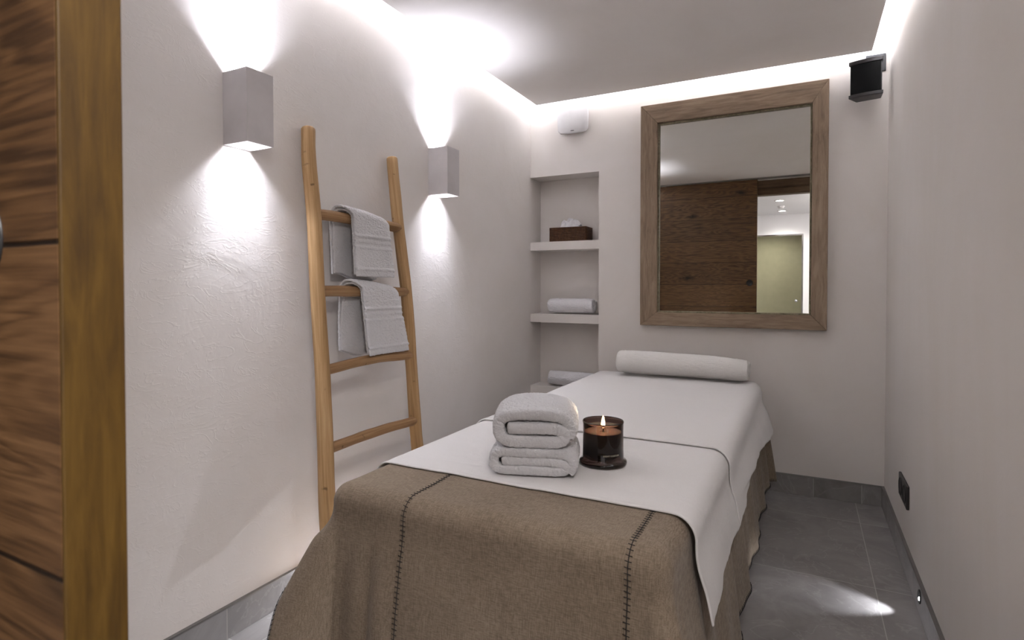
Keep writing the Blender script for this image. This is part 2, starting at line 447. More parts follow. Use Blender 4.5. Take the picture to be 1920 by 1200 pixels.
# skirting
def skirt(name, x0, x1, y0, y1, mat, tx, lab):
    o = struct(name, bx(x0, x1, y0, y1, 0, HB - .006), mat, lab); mod_bev(o, .0012)
    return o
struct_l = skirt('baseboard_left', XL, XL + .012, YN, YB + .17, M['skirt_l'], 0, 'grey slate skirting along the left wall')
skirt('baseboard_right', XR - .012, XR, YN, YB, M['skirt_s'], 0, 'grey slate skirting along the right wall')
skirt('baseboard_back', NX, XR - .012, YB - .012, YB, M['skirt_b'], 0, 'grey slate skirting along the back wall')
struct('trim_4', bx(XL, XL + .014, YN, YB + .17, HB - .006, HB), M['metal'], 'thin steel profile on top of the left skirting')
struct('trim_5', bx(XR - .014, XR, YN, YB, HB - .006, HB), M['metal'], 'thin steel profile on top of the right skirting')
struct('trim_6', bx(NX, XR - .014, YB - .014, YB, HB - .006, HB), M['metal'], 'thin steel profile on top of the back skirting')

# corridor beyond the doorway
CZ, CY = 2.30, -2.2
struct('ceiling_corridor', bx(XL - .2, XR + 1.0, -3.4, .05, CZ, CZ + .1), M['corr'], 'white corridor ceiling')
GX0, GX1, GT = -.95, -.03, 2.0
bm = bmesh.new()
box(bm, GX1, XR + 1.0, CY - .1, CY, 0, CZ); box(bm, XL - .2, GX0, CY - .1, CY, 0, CZ); box(bm, GX0, GX1, CY - .1, CY, GT, CZ)
struct('wall_corridor', bm, M['corr'], 'white corridor wall around the glass door')
struct('wall_corridor_left', bx(XL - .3, XL - .2, -3.4, .05, 0, CZ), M['corr'])
struct('wall_corridor_right', bx(XR + .9, XR + 1.0, -3.4, .05, 0, CZ), M['corr'])
struct('floor_corridor', bx(XR + .2, XR + 1.0, -3.4, .05, -.1, 0), M['floor'])
struct('wall_corridor_near', bx(XR, XR + .9, .05, .17, 0, ZC), M['corr'])
struct('wall_corridor_beyond', bx(XL - .2, XR + 1.0, -3.5, -3.4, 0, CZ), M['beige'], 'cream wall beyond the glass door')
# glass door
d2 = thing('door_2', 'clear glass door with a thin steel frame across the corridor, seen in the mirror', 'door', (GX0, CY, 0))
d2['kind'] = 'structure'
bm = bmesh.new(); W2 = GX1 - GX0
box(bm, 0, .02, -.04, .008, 0, GT); box(bm, W2 - .02, W2, -.04, .008, 0, GT); box(bm, .02, W2 - .02, -.04, .008, GT - .02, GT)
obj('door_frame', bm, M['chrome'], d2, False)
obj('glass_pane', bx(.021, W2 - .021, -.024, -.016, .01, GT - .021), M['pane'], d2, False)
bm = bmesh.new(); lathe(bm, [(.0, -.015), (.02, -.015), (.022, -.006), (.022, .012), (.012, .022), (0, .024)], 24, W2 - .09, 0, 1.0, 'y', False)
obj('door_knob', bm, M['chrome'], d2)
for (px, py) in ((-.296, -.62), (-.303, -1.7)):
    t = thing('ceiling_downlight', 'small round corridor ceiling downlight nearer the doorway' if py > -1 else 'small round corridor ceiling downlight nearer the glass door', 'light', (px, py, CZ), 0, 'corridor downlights')
    bm = bmesh.new(); lathe(bm, [(.062, 0), (.062, -.006), (.048, -.009), (.046, -.001), (.046, 0)], 32, close=False); obj('trim_ring', bm, M['white'], t)
    bm = bmesh.new(); lathe(bm, [(.045, -.002), (.030, -.004), (.001, -.005)], 32); obj('lens', bm, M['down_bulb'], t)
    spot('downlight_lamp', (0, 0, -.012), (0, -.35, -1), 12, 110, .6, .04, (1.0, .96, .90), t)
t = thing('smoke_detector', 'small round smoke detector between the corridor downlights', 'smoke detector', (-.30, -1.2, CZ))
bm = bmesh.new(); lathe(bm, [(.045, 0), (.045, -.012), (.030, -.028), (.001, -.03)], 32); obj('detector_body', bm, M['vent'], t)
bm = bmesh.new(); lathe(bm, [(.032, -.0255), (.034, -.031), (.02, -.034), (.001, -.034)], 24); obj('detector_head', bm, M['white'], t)
area('corridor_fill_light', (.52, -.13, CZ - .03), (0, 0, 0), .6, .28, 22.0, (1.0, .96, .94))  # added fill light out of view, without a fixture, to brighten the room
spot('room_beyond_lamp', (-.5, -2.8, 2.25), (0, 0, -1), 12, 160, .8, .1, (1.0, .95, .84))

# sliding door
d1 = thing('door_1', 'sliding door of horizontal oak boards, its edge close at the left of the picture', 'door', (-.493, .243, 0)); d1['kind'] = 'structure'
bm = bmesh.new(); box(bm, -1.22, -.004, -.0225, .0225, .008, 2.43)
dd = obj('door_panel', bm, M['door'], d1, False)
bm = bmesh.new(); box(bm, -.004, 0, -.0225, .0225, .008, 2.43, .0015)
obj('edge_band', bm, M['door_edge'], d1, False)
for s in (-1, 1):
    bm = bmesh.new()
    y = .0225
    lathe(bm, [(.036, 0), (.036, .002), (.029, .0035), (.027, .0005), (.001, .0004)], 40, -.075 if s > 0 else -.095, s * y if s > 0 else -y, 1.252, 'y', False) if s > 0 else \
        lathe(bm, [(.036, 0), (.036, -.002), (.029, -.0035), (.027, -.0005), (.001, -.0004)], 40, -.125, -y, 1.240, 'y', False)
    obj('flush_handle', bm, M['black'], d1)
for hx in (-1.05, -.14):
    bm = bmesh.new(); box(bm, hx - .02, hx + .02, -.012, .012, 2.43, 2.437, .001); lathe(bm, [(.006, -.016), (.006, .016)], 16, hx, 0, 2.4335, 'y')
    obj('roller_hanger', bm, M['chrome'], d1, False)

# ------------------------------------------------------------------ niche shelves
for nm, zt in (('top', 1.522), ('middle', 1.012), ('bottom', .497)):
    lab = {'top': 'white plaster shelf slab at the top of the wall niche, under the brown tissue box',
           'middle': 'white plaster shelf slab in the middle of the wall niche, under one rolled towel',
           'bottom': 'white plaster shelf slab lowest in the wall niche, half hidden by the massage table'}[nm]
    bm = bx(XL, NX, YB + .001, ND, zt - .06, zt)
    o = obj('niche_shelf', bm, M['niche'], None, False); mod_bev(o, .0015)
    tag(o, lab, 'shelf', 'shelves in the wall niche')

# ------------------------------------------------------------------ wall sconces
def sconce(y0, y1, lab):
    z0, z1, x1 = 1.682, 1.925, -1.632
    t = thing('wall_sconce', lab, 'wall lamp', (XL, (y0 + y1) / 2, (z0 + z1) / 2), 0, 'white wall lamps on the left wall')
    h = (z1 - z0) / 2; wy = (y1 - y0) / 2; dx = x1 - XL; th = .0035
    bm = bmesh.new()
    box(bm, 0, dx, -wy, -wy + th, -h, h); box(bm, 0, dx, wy - th, wy, -h, h)
    box(bm, dx - th, dx, -wy + th, wy - th, -h, h); box(bm, 0, .003, -wy + th, wy - th, -h, h)
    box(bm, .003, dx - th, -wy + th, wy - th, -.058, .058)
    obj('housing', bm, M['white'], t, False)
    for s in (-1, 1):
        bm = bmesh.new(); lathe(bm, [(.027, 0), (.027, s * .006), (.001, s * .008)], 32, dx / 2, 0, s * .058)
        if s > 0: bmesh.ops.recalc_face_normals(bm, faces=bm.faces[:])
        obj('lamp_lens', bm, M['bulb'], t)
        spot('sconce_lamp', (dx / 2, 0, s * .072), (0, 0, s), E_SC * (.5 if s < 0 else 1.0), 112, 1.0, .016, (.84, .87, 1.0), t)
        spot('sconce_lamp', (dx / 2, 0, s * .072), (-.12, 0, s), E_SC * .75, 58, 1.0, .014, (.84, .87, 1.0), t)
    return t
E_SC = 11.0
sconce(1.260, 1.365, 'white box wall lamp nearest the camera, left of the ladder, shining up and down')
sconce(2.435, 2.545, 'white box wall lamp beyond the ladder, shining up and down')

# ------------------------------------------------------------------ ladder
def lx(z): return -1.71 + .13 * (1.79 - z)
lad = thing('ladder', 'rustic wooden branch ladder with four rungs leaning on the left wall', 'ladder', (lx(0), 1.8, 0))
LO = Vector((lx(0), 1.8, 0))
def lp(y, z, off=0): return Vector((lx(z) + off, y, z)) - LO
lr = [(1.490, .0), (1.492, .22), (1.504, .434), (1.522, .631), (1.543, .90), (1.558, 1.188), (1.578, 1.462), (1.582, 1.689), (1.594, 1.811)]
rr = [(2.040, .0), (2.046, .25), (2.052, .491), (2.056, .597), (2.074, .891), (2.092, 1.178), (2.086, 1.468), (2.088, 1.66), (2.092, 1.797)]
def rail(pts, r0, r1, seed, shift):
    P = catmull([lp(y + shift, z) for y, z in pts], 8)
    n = len(P); rads = [r0 + (r1 - r0) * i / (n - 1) + .0016 * noise.noise(Vector((i * .16, seed, 0))) for i in range(n)]
    P.append(P[-1] + (P[-1] - P[-2]).normalized() * .006); rads.append(rads[-1] * .86)
    bm = bmesh.new(); tube(bm, P, rads, 20, .05, True, seed); return obj('side_rail', bm, M['teak'], lad)
rail(lr, .031, .0265, 1.3, 0.0); rail(rr, .028, .0255, 4.1, 0.0)
rungs = [((1.585, 1.480), (2.085, 1.472), .0215, .006), ((1.565, 1.186), (2.09, 1.178), .021, .002), ((1.548, .890), (2.08, .891), .0195, .012), ((1.525, .606), (2.06, .602), .0195, .006)]
RUNG = []
for i, (a, b, r, sag) in enumerate(rungs):
    pts = []
    for k in range(13):
        t = k / 12; y = a[0] + (b[0] - a[0]) * t; z = a[1] + (b[1] - a[1]) * t + sag * math.sin(PI * t) + .003 * noise.noise(Vector((t * 4, i * 3, 0)))
        pts.append(lp(y, z, .004))
    bm = bmesh.new(); tube(bm, pts, [r * (1 + .06 * noise.noise(Vector((k * .5, i * 5, 1)))) for k in range(13)], 16, .05, True, 9 + i * 2.3)
    obj('rung', bm, M['teak_d'], lad)
    RUNG.append(((a[1] + b[1]) / 2 + sag, r))
# hand towels over the rungs: folded lengthwise, so two layers, the fold on the right
def ladder_towel(y0, wd, rz, rr_, front, back, lab, seed, slant):
    xc = lx(rz) + .004
    t = thing('hand_towel', lab, 'towel', (xc, y0 + wd / 2, rz), 0, 'hand towels on the ladder')
    def path(off, f_len, b_len, n=150):
        r = rr_ + off
        arc = PI * r; out = []
        tot = b_len + arc + f_len
        for k in range(n + 1):
            s = tot * k / n
            if s < b_len: p = (-r, -(b_len - s))
            elif s < b_len + arc:
                a = PI - (s - b_len) / r; p = (r * math.cos(a), r * math.sin(a))
            else: p = (r, -(s - b_len - arc))
            out.append((p[0], p[1], s - b_len - arc))
        return out
    for li, (off, sh) in enumerate(((.0185, 0.0), (.0065, .008))):
        pa = path(off, front - sh, back - sh * .5)
        bm = bmesh.new()
        nw = 22
        def fn(u, v, pa=pa, li=li, off=off):
            k = int(round(u * (len(pa) - 1))); px, pz, s = pa[k]
            y = (v - .5) * wd * (1 - .012 * li)
            # taper towards the top, spread at the hem
            y *= (.93 + .10 * sm(0, front, abs(s))) if s > 0 else (.95 + .10 * sm(0, back, -s))
            if s > 0: y += slant * s          # slants to the right going down
            else: y -= .035 * sm(0, .06, -s)
            if px > 0: # front side follows the ladder slope a little and bellies out
                px += .10 * max(0, -pz) * .9 + .006 * math.sin(v * 5 + seed) * sm(0, .2, -pz) + .004 * math.sin(v * PI)
            else:
                px += -.004 + .10 * max(0, -pz) * .35 + .007 * math.sin(v * 6.5 + seed * 2) * sm(0, .2, -pz)
            if s < -.05: pz += .018 * math.sin(v * 5.2 + seed) * sm(.05, back, -s)
            if li == 0:
                # woven bands: two ridges with a smooth dip between
                for c0, wdt, amp in ((.072, .004, .0065), (.094, .003, .0070), (.118, .003, .0070), (back * 0 + front - .030, .003, .0070)):
                    g = math.exp(-((s - c0) / wdt) ** 2) * amp
                    if s > 0: px += g
                if .074 < s < .118: px -= .0035
                # rounded side edges towards the fold
                e = sm(.86, 1.0, v); 
                px -= (math.copysign(1, px)) * e * .006
                e2 = sm(.08, 0, v) if False else 0
            pz += .012 * (1 - v) * 0
            # fold sags on the right over the rung
            if abs(s) < .03 or pz > 0: pz += -.016 * sm(.35, 1, v) + .006 * (1 - sm(0, .4, v))
            return Vector((px, y, pz))
        vs = grid(bm, len(pa), nw, fn)
        o = obj('outer_layer' if li == 0 else 'inner_layer', bm, M['towel'], t)
        mod_solid(o, .0105 if li == 0 else .009, 0); mod_sub(o, 2); mod_disp(o, .007, .0055)
    return t
ladder_towel(1.735, .245, RUNG[0][0], RUNG[0][1], .238, .245, 'white hand towel hanging over the top rung of the wooden ladder', 1.0, .0)
ladder_towel(1.745, .250, RUNG[1][0], RUNG[1][1], .262, .250, 'white hand towel hanging over the second rung of the wooden ladder', 2.6, .09)

# ------------------------------------------------------------------ massage table
tb = thing('massage_table', 'massage table with wooden legs under blanket and towels', 'massage table', (-.71, 2.35, 0))
TO = Vector((-.71, 2.35, 0))
I0, I1, J0, J1, RE = -1.132, -.288, 1.205, 3.500, .05      # flat part of the top, edge rounding
ZT = .652                                                    # top of the blanket
bm = bmesh.new(); box(bm, I0 + .0 - TO.x - .03, I1 - TO.x + .03, J0 - TO.y - .03, J1 - TO.y + .03, .56, ZT - .008, .03, 4)
obj('cushion', bm, M['vinyl'], tb)
bm = bmesh.new()
box(bm, I0 - TO.x + .02, I1 - TO.x - .02, J0 - TO.y + .03, J0 - TO.y + .06, .46, .56, .004); box(bm, I0 - TO.x + .02, I1 - TO.x - .02, J1 - TO.y - .06, J1 - TO.y - .03, .46, .56, .004)
box(bm, I0 - TO.x + .02, I0 - TO.x + .045, J0 - TO.y + .06, J1 - TO.y - .06, .46, .56, .004); box(bm, I1 - TO.x - .045, I1 - TO.x - .02, J0 - TO.y + .06, J1 - TO.y - .06, .46, .56, .004)
obj('table_frame', bm, M['legwood'], tb, False)
legs = {}
for sx, fx in ((I0 + .06, I0 + .03), (I1 - .06, -.245)):
    for ty, fy in ((J0 + .25, J0 + .18), (J1 - .30, 3.0)):
        bm = bmesh.new(); A = Vector((fx, fy, .012)) - TO; B = Vector((sx, ty, .47)) - TO
        tube(bm, [A, (A + B) / 2, B], [.020, .023, .023], 4, 0, True, 0)
        lg = obj('leg', bm, M['legwood'], tb, False); mod_bev(lg, .004)
        bm = bmesh.new(); lathe(bm, [(.021, 0), (.023, .004), (.022, .014), (.018, .016)], 20, A.x, A.y, 0); obj('rubber_foot', bm, M['black'], lg)
for y in (J0 + .215, J1 - .42):
    bm = bmesh.new(); box(bm, I0 + .05 - TO.x, I1 - .05 - TO.x, y - TO.y - .012, y - TO.y + .012, .20, .235, .003); obj('stretcher', bm, M['legwood'], tb, False)

def drape_map(p, q, lift, flare, folds, ctrl):
    """flat cloth point -> place on the table; folds(s, L, nx, ny) gives an outward wave"""
    cx = min(max(p, I0), I1); cy = min(max(q, J0), J1)
    dx, dy = p - cx, q - cy; d = math.hypot(dx, dy)
    und = .0022 * noise.noise(Vector((p * 5, q * 5, 3.1))) + .0012 * noise.noise(Vector((p * 14, q * 14, 7)))
    if d < 1e-6: return Vector((p, q, ZT + lift + und))
    nx, ny = dx / d, dy / d
    re = RE + lift
    if d < re * PI / 2:
        a = d / re; out = re * math.sin(a); drop = re * (1 - math.cos(a)); Lh = 0
    else:
        Lh = d - re * PI / 2; be = flare(nx, ny); k = sm(0, .12, Lh)
        out = re + Lh * math.sin(be) * k; drop = re + Lh * math.cos(be * k)
    ang = math.atan2(ny, nx)
    # running coordinate round the table edge
    s = cx * abs(ny) / (abs(nx) + abs(ny)) * (1 if ny < 0 else -1) + cy * abs(nx) / (abs(nx) + abs(ny)) * (1 if nx > 0 else -1) + ang * .35
    out += folds(s, Lh, nx, ny, cx, cy)
    return Vector((cx + nx * out, cy + ny * out, ZT + lift - drop + und * (1 - min(1, d / .1))))
def tan_flare(nx, ny):
    c = abs(2 * nx * ny)
    if nx < 0 and ny < 0: return .08 + .40 * c ** .9
    if nx > 0 and ny < 0: return .08 + .22 * c
    return (.12 if nx > 0 else .10) + .28 * c
def tan_folds(s, Lh, nx, ny, cx, cy):
    k = sm(.0, .28, Lh)
    if ny < -.7:   # front end: mostly flat with a few soft creases
        v = .010 * math.sin(cx * 6 + 1.0) - .012 * math.exp(-((cx + 1.015) / .018) ** 2) + .010 * math.exp(-((cx + .965) / .03) ** 2) - .007 * math.exp(-((cx + 1.10) / .02) ** 2)
        v += .004 * math.exp(-((cx + .60) / .010) ** 2)
        w_ = sm(.7, .95, -ny)
        return k * v * w_ + k * (1 - w_) * .010 * math.sin(s * 18)
    if abs(nx) > .7:
        w_ = sm(.7, .95, abs(nx))
        return k * w_ * (.011 * math.sin(cy * 15 + .8 * math.sin(cy * 6)) + .004 * math.sin(cy * 37 + 1)) + k * (1 - w_) * .010 * math.sin(s * 18)
    return k * .010 * math.sin(s * 18)
HF, HR, HL, HBK = .46, .585, .27, .10     # hang of the blanket front, right, left, back (measured from the flat part)
BP0, BP1, BQ0, BQ1 = I0 - HL, I1 + HR, J0 - HF, J1 + HBK
def tmap(p, q, lift=0.0): return drape_map(p, q, lift, tan_flare, tan_folds, None)
def gridcloth(name, p0, p1, q0, q1, step, mp, mat, parent=None, edge=None):
    nu = int((p1 - p0) / step) + 1; nv = int((q1 - q0) / step) + 1
    bm = bmesh.new()
    def fn(u, v):
        p = p0 + (p1 - p0) * u; q = q0 + (q1 - q0) * v
        return mp(p, q)
    grid(bm, nu, nv, fn)
    return obj(name, bm, mat, parent)
bl = gridcloth('blanket', BP0, BP1, BQ0, BQ1, .012, tmap, M['tan'])
tag(bl, 'taupe wool blanket with dark stitched seams draped over the massage table', 'blanket')
mod_solid(bl, .004, -1)
def stitch(line, side, step=.0125, tick=.0075, rad=.0009, both=True):
    """running thread with ladder ticks; line(t)->flat (p,q) for t in metres, side = flat direction of the ticks"""
    bm = bmesh.new(); n = int(line[2] / step)
    (p0, q0), (dx, dy) = line[0], line[1]
    pts = [tmap(p0 + dx * i * step, q0 + dy * i * step, .0022) for i in range(n + 1)]
    tube(bm, pts, rad * 1.15, 4, 0, True, 0, False)
    for i in range(n + 1):
        a = (p0 + dx * i * step, q0 + dy * i * step)
        A = tmap(a[0] - (side[0] * tick if both else 0), a[1] - (side[1] * tick if both else 0) + (.002 if both else 0), .0026)
        B = tmap(a[0] + side[0] * tick, a[1] + side[1] * tick + random.uniform(-.001, .001), .0026)
        tube(bm, [A, B], rad, 4, 0, True, 0, False)
    return bm
for p in (-.912, -.325):
    obj('seam_stitching', stitch(((p, BQ0), (0, 1), .75), (1, 0)), M['thread'], bl)
obj('hem_stitching', stitch(((BP0, BQ0), (0, 1), BQ1 - BQ0), (1, 0), .014, .011, .001, False), M['thread'], bl)
obj('hem_stitching', stitch(((BP1, BQ0), (0, 1), BQ1 - BQ0), (-1, 0), .014, .011, .001, False), M['thread'], bl)
obj('hem_stitching', stitch(((BP0, BQ0), (1, 0), BP1 - BP0), (0, 1), .014, .011, .001, False), M['thread'], bl)

def sheet_flare(nx, ny):
    return .20 + .16 * abs(2 * nx * ny) if nx > 0 else .16
def mk_sheet(lift, q0, q1, pr, pl, seed, fr=1.0, longer=0.0, wider=0.0, tip=0.0):
    def folds(s, Lh, nx, ny, cx, cy):
        return sm(0, .22, Lh) * (.006 * math.sin(cy * 9 + seed) + .002 * math.sin(cy * 29 + seed)) + .012
    def mp(p, q):
        fl = q - q0
        # thick hem roll at the front edge and two woven lines behind it
        up = .0035 * math.exp(-((fl - .006) / .006) ** 2) - .0015 * math.exp(-((fl - .016) / .004) ** 2)
        for c0 in (.100, .118): up -= .0016 * math.exp(-((fl - c0) / .003) ** 2)
        qq = q + .006 * noise.noise(Vector((p * 4, seed, 0))) * (1 - sm(0, .2, fl))
        # right hem slightly ragged; the corner hangs forward
        over = max(0, p - I1)
        p += over / .24 * (longer * (fl / (q1 - q0)) ** 2 + tip * math.exp(-(fl / .14) ** 2))
        qq -= over * fr * (1 - sm(0, .55, fl)) * .13
        if p > pr - .012: p = p + .003 * noise.noise(Vector((q * 60, seed, 2)))
        v = drape_map(p, qq, lift + up, lambda nx, ny: sheet_flare(nx, ny) + wider * fl / (q1 - q0), folds, None)
        return v
    return mp
sh1 = gridcloth('towel_sheet', I0 - .26, I1 + .270, 1.375, 2.60, .010, mk_sheet(.0065, 1.375, 2.60, I1 + .270, 0, 1.7), M['sheet'])
tag(sh1, 'white terry sheet lying lower, over the blanket, under the candle and folded towels', 'towel sheet', 'white terry sheets on the massage table')
mod_solid(sh1, .0062, -1); mod_sub(sh1, 1)
sh2 = gridcloth('towel_sheet', I0 - .26, I1 + .235, 1.985, 3.49, .010, mk_sheet(.0140, 1.985, 3.49, I1 + .235, 0, 4.4, 1.0, .09, .12, .04), M['sheet'])
tag(sh2, 'white terry sheet lying uppermost on the massage table, reaching the pillow roll', 'towel sheet', 'white terry sheets on the massage table')
mod_solid(sh2, .0068, -1); mod_sub(sh2, 1)
ZS1, ZS2 = ZT + .0085, ZT + .017

# ------------------------------------------------------------------ rolled and folded towels
def ribbon(name, path, y0, y1, thick, mat, parent, ny=14, warp=None, disp=(.008, .0065), sub=2):
    bm = bmesh.new(); n = len(path)
    def fn(u, v):
        i = min(n - 1, int(round(u * (n - 1)))); p = path[i]
        y = y0 + (y1 - y0) * v
        P = Vector((p[0], y, p[1]))
        return warp(P, u, v) if warp else P
    grid(bm, n, ny, fn)
    o = obj(name, bm, mat, parent); mod_solid(o, thick, 0); mod_sub(o, sub); mod_disp(o, *disp); return o
def roll(name, lab, cat, loc, rotz, length, a, b, turns, mat, grp=None, flat=.75, seed=0, warp2=None):
    """rolled towel lying along its local y axis; a half width, b half height"""
    t = thing(name, lab, cat, loc, rotz, grp)
    path = []; n = int(turns * 26); th = min(a, b) / (turns + .15) * .97
    for i in range(n + 1):
        k = i / n; ang = PI * .5 - 2 * PI * turns * (1 - k) - .9
        rr_ = th * .4 + (1 - th * .9 / min(a, b)) * min(a, b) * k + 0
        x = rr_ / min(a, b) * a * math.cos(ang); z = rr_ / min(a, b) * b * math.sin(ang)
        path.append((x, z + b))
    def warp(P, u, v):
        P.y += (.008 * noise.noise(Vector((u * 9, seed, v))) + .006 * u) * (1 if v > .5 else -1) * abs(v - .5) * 2
        k = 1 - .10 * (abs(v - .5) * 2) ** 6
        P.x *= k; P.z = b + (P.z - b) * k
        P.z = max(P.z, th * .5 + .10 * b * 0)
        if warp2: warp2(P, v)
        return P
    ribbon('rolled_cloth', path, -length / 2, length / 2, th, mat, t, 22, warp)
    return t
# pillow roll at the head of the table, lying along x
def pw(P, v):   # v 0 = right end, 1 = left end
    P.z *= 1.0 + .06 * sm(.3, .9, v) - .10 * sm(.35, 0, v)
    P.x += .008 * math.sin(v * 5)
roll('pillow_roll', 'thick cream towel rolled as a pillow at the head of the massage table', 'towel', (-.645, 3.400, ZS2), R(90), .735, .112, .080, 2.3, M['bolster'], None, 1, 3, pw)
roll('rolled_towel', 'small rolled white towel on the middle shelf of the wall niche', 'towel', (-1.462, 3.745, 1.013), R(90), .325, .070, .062, 2.4, M['towel_roll'], 'rolled towels in the wall niche', 1, 5)
roll('rolled_towel', 'small rolled white towel on the lowest shelf of the wall niche', 'towel', (-1.462, 3.745, .498), R(90), .330, .070, .060, 2.4, M['towel_roll'], 'rolled towels in the wall niche', 1, 8)

# stack of two folded towels
SR = R(19)
SC = Vector((-.722, 1.548, ZS1 + .003))
def smooth_path(pts, n=6): return [(p.x, p.y) for p in catmull([(a, b, 0) for a, b in pts], n)]
def fwarp(seed, dome, tail=0, grooves=()):
    def f(P, u, v):
        vv = (v - .5) * 2
        P.y += .007 * noise.noise(Vector((u * 6, seed, vv)))
        P.x += .004 * noise.noise(Vector((P.z * 20, seed + 3, v * 2)))
        P.x *= 1 - .05 * abs(vv) ** 4
        P.z += dome * (1 - vv * vv) * (P.z / .12)
        P.z += -.010 * max(0, -vv) ** 3 * (P.z / .12)
        for g in grooves:
            if P.z > .09: P.z -= .0035 * math.exp(-((v - g) / .022) ** 2)
        return P
    return f
t1 = thing('folded_towel', 'folded white towel at the bottom of the stack beside the candle', 'towel', SC, SR, 'folded towels stacked on the massage table')
pth = smooth_path([(-.092, .0400), (-.03, .0405), (.03, .0405), (.075, .040), (.098, .033), (.100, .020), (.080, .0135), (.02, .0135), (-.04, .0135), (-.090, .0145), (-.112, .026), (-.113, .050), (-.098, .063), (-.05, .067), (.02, .067), (.08, .066), (.110, .060), (.119, .044), (.119, .024), (.111, .012)])
ribbon('folded_layers', pth, -.105, .105, .0262, M['towel'], t1, 20, fwarp(1, .003), (.006, .0065))
t2 = thing('folded_towel', 'thick folded white towel on top of the stack beside the candle', 'towel', SC + Vector((.000, .004, .081)), SR + R(2), 'folded towels stacked on the massage table')
pth = smooth_path([(-.079, .053), (-.01, .0545), (.04, .055), (.072, .052), (.092, .042), (.090, .026), (.070, .0155), (.02, .014), (-.04, .015), (-.080, .019), (-.101, .036), (-.104, .066), (-.088, .087), (-.05, .096), (.0, .098), (.05, .095), (.085, .088), (.106, .070), (.110, .050), (.104, .034)])
ribbon('folded_layers', pth, -.108, .108, .0335, M['towel'], t2, 22, fwarp(5, .012, 0, (.60, .72)), (.006, .0065))

# ------------------------------------------------------------------ candle
cd = thing('candle', 'lit candle in a dark smoked glass jar on the white sheet', 'candle', (-.548, 1.668, ZS1))
bm = bmesh.new()
prof = [(.001, .0), (.068, .0), (.0715, .003), (.0725, .008), (.070, .0125), (.065, .0145), (.0625, .020), (.062, .05), (.0615, .10), (.062, .124), (.0628, .129), (.0615, .1315), (.0595, .130), (.0585, .124), (.0580, .10), (.058, .05), (.057, .024), (.050, .018), (.001, .017)]
lathe(bm, prof, 72); bmesh.ops.recalc_face_normals(bm, faces=bm.faces[:])
obj('glass_jar', bm, M['smoked'], cd)
bm = bmesh.new(); lathe(bm, [(.001, .0178), (.0495, .0188), (.0565, .0245), (.0576, .05), (.0576, .098), (.054, .0992), (.040, .0985), (.012, .097), (.001, .097)], 64); bmesh.ops.recalc_face_normals(bm, faces=bm.faces[:])
obj('wax', bm, M['wax'], cd)
bm = bmesh.new(); tube(bm, [(0, 0, .094), (.0006, 0, .104), (.002, .001, .110)], [.0018, .0017, .0012], 8); obj('wick', bm, M['wick'], cd)
bm = bmesh.new(); lathe(bm, [(.0012, .107), (.0042, .111), (.0060, .117), (.0058, .123), (.0042, .131), (.0022, .139), (.0003, .146)], 20); obj('flame', bm, M['flame'], cd)
d = bpy.data.lights.new('flame_light', 'POINT'); d.energy = .2; d.color = (1, .80, .58); d.shadow_soft_size = .004
o = bpy.data.objects.new('flame_light', d); C.objects.link(o); o.parent = cd; o.location = (0, 0, .150)
# lettering wrapped round the glass
fc = bpy.data.curves.new('lettering', 'FONT'); fc.body = 'LIGHT CUSTOM'; fc.size = .0068; fc.align_x = 'CENTER'; fc.extrude = 0; fc.space_character = 1.08
fo = bpy.data.objects.new('lettering_source', fc); C.objects.link(fo)
dg = bpy.context.evaluated_depsgraph_get(); dg.update()
me = bpy.data.meshes.new_from_object(fo.evaluated_get(dg)); bpy.data.objects.remove(fo)
view = math.atan2(-1.668, .548)           # direction from candle to camera
mid = view + .42
for v in me.vertices:
    a = mid + v.co.x / .0622; z = .036 + v.co.y
    v.co = (math.cos(a) * .0627, math.sin(a) * .0627, z)
me.materials.clear(); me.materials.append(M['gold'])
lt = bpy.data.objects.new('lettering', me); C.objects.link(lt); lt.parent = cd

# ------------------------------------------------------------------ tissue box on the top shelf
tx = thing('tissue_box', 'dark brown woven tissue box on the top shelf of the wall niche', 'tissue box', (-1.478, 3.764, 1.522))
hx, hy, hh, n = .140, .071, .098, 11
def rrect(hx, hy, r, z, seg=6):
    out = []
    for cx, cy, a0 in ((hx - r, hy - r, 0), (-hx + r, hy - r, 90), (-hx + r, -hy + r, 180), (hx - r, -hy + r, 270)):
        for k in range(seg + 1):
            a = R(a0 + 90 * k / seg); out.append(Vector((cx + r * math.cos(a), cy + r * math.sin(a), z)))
    return out
bm = bmesh.new(); rt = hh / n / 2
for i in range(n):
    pts = rrect(hx - rt, hy - rt, .008, rt + i * hh / n); pts = pts + pts[:1]
    tube(bm, pts, rt * 1.06, 8, .08, False, i * 1.7)
obj('woven_side', bm, M['wicker'], tx)
bm = bmesh.new()
for i in range(12):
    y = -hy + .008 + i * (2 * hy - .016) / 11
    segs = [(-hx + .004, hx - .004)] if abs(y) > .026 else [(-hx + .004, -.062), (.062, hx - .004)]
    for a, b_ in segs: tube(bm, [(a, y, hh - .004), ((a + b_) / 2, y, hh - .0035), (b_, y, hh - .004)], .0062, 8, .05, True, i)
obj('woven_lid', bm, M['wicker'], tx)
bm = bmesh.new()
def tis(u, v):
    a = u * 2 - 1; s = v * 2 - 1
    nz = lambda k: noise.noise(Vector((u * 4.5 + k, v * 4.5, k)))
    x = a * .066 * (1.15 - .15 * abs(s)) + .010 * nz(1)
    y = s * .035 + .010 * nz(4)
    z = hh - .004 + .066 * (1 - abs(s) ** 1.6) * (1 - .55 * abs(a) ** 3) + .022 * nz(7) + .008 * noise.noise(Vector((u * 14, v * 14, 2)))
    return Vector((x, y, max(z, hh + .002)))
grid(bm, 30, 22, tis)
ti = obj('tissue', bm, M['tissue'], None, False); ti.location = (-1.478, 3.764, 1.522); mod_solid(ti, .001)
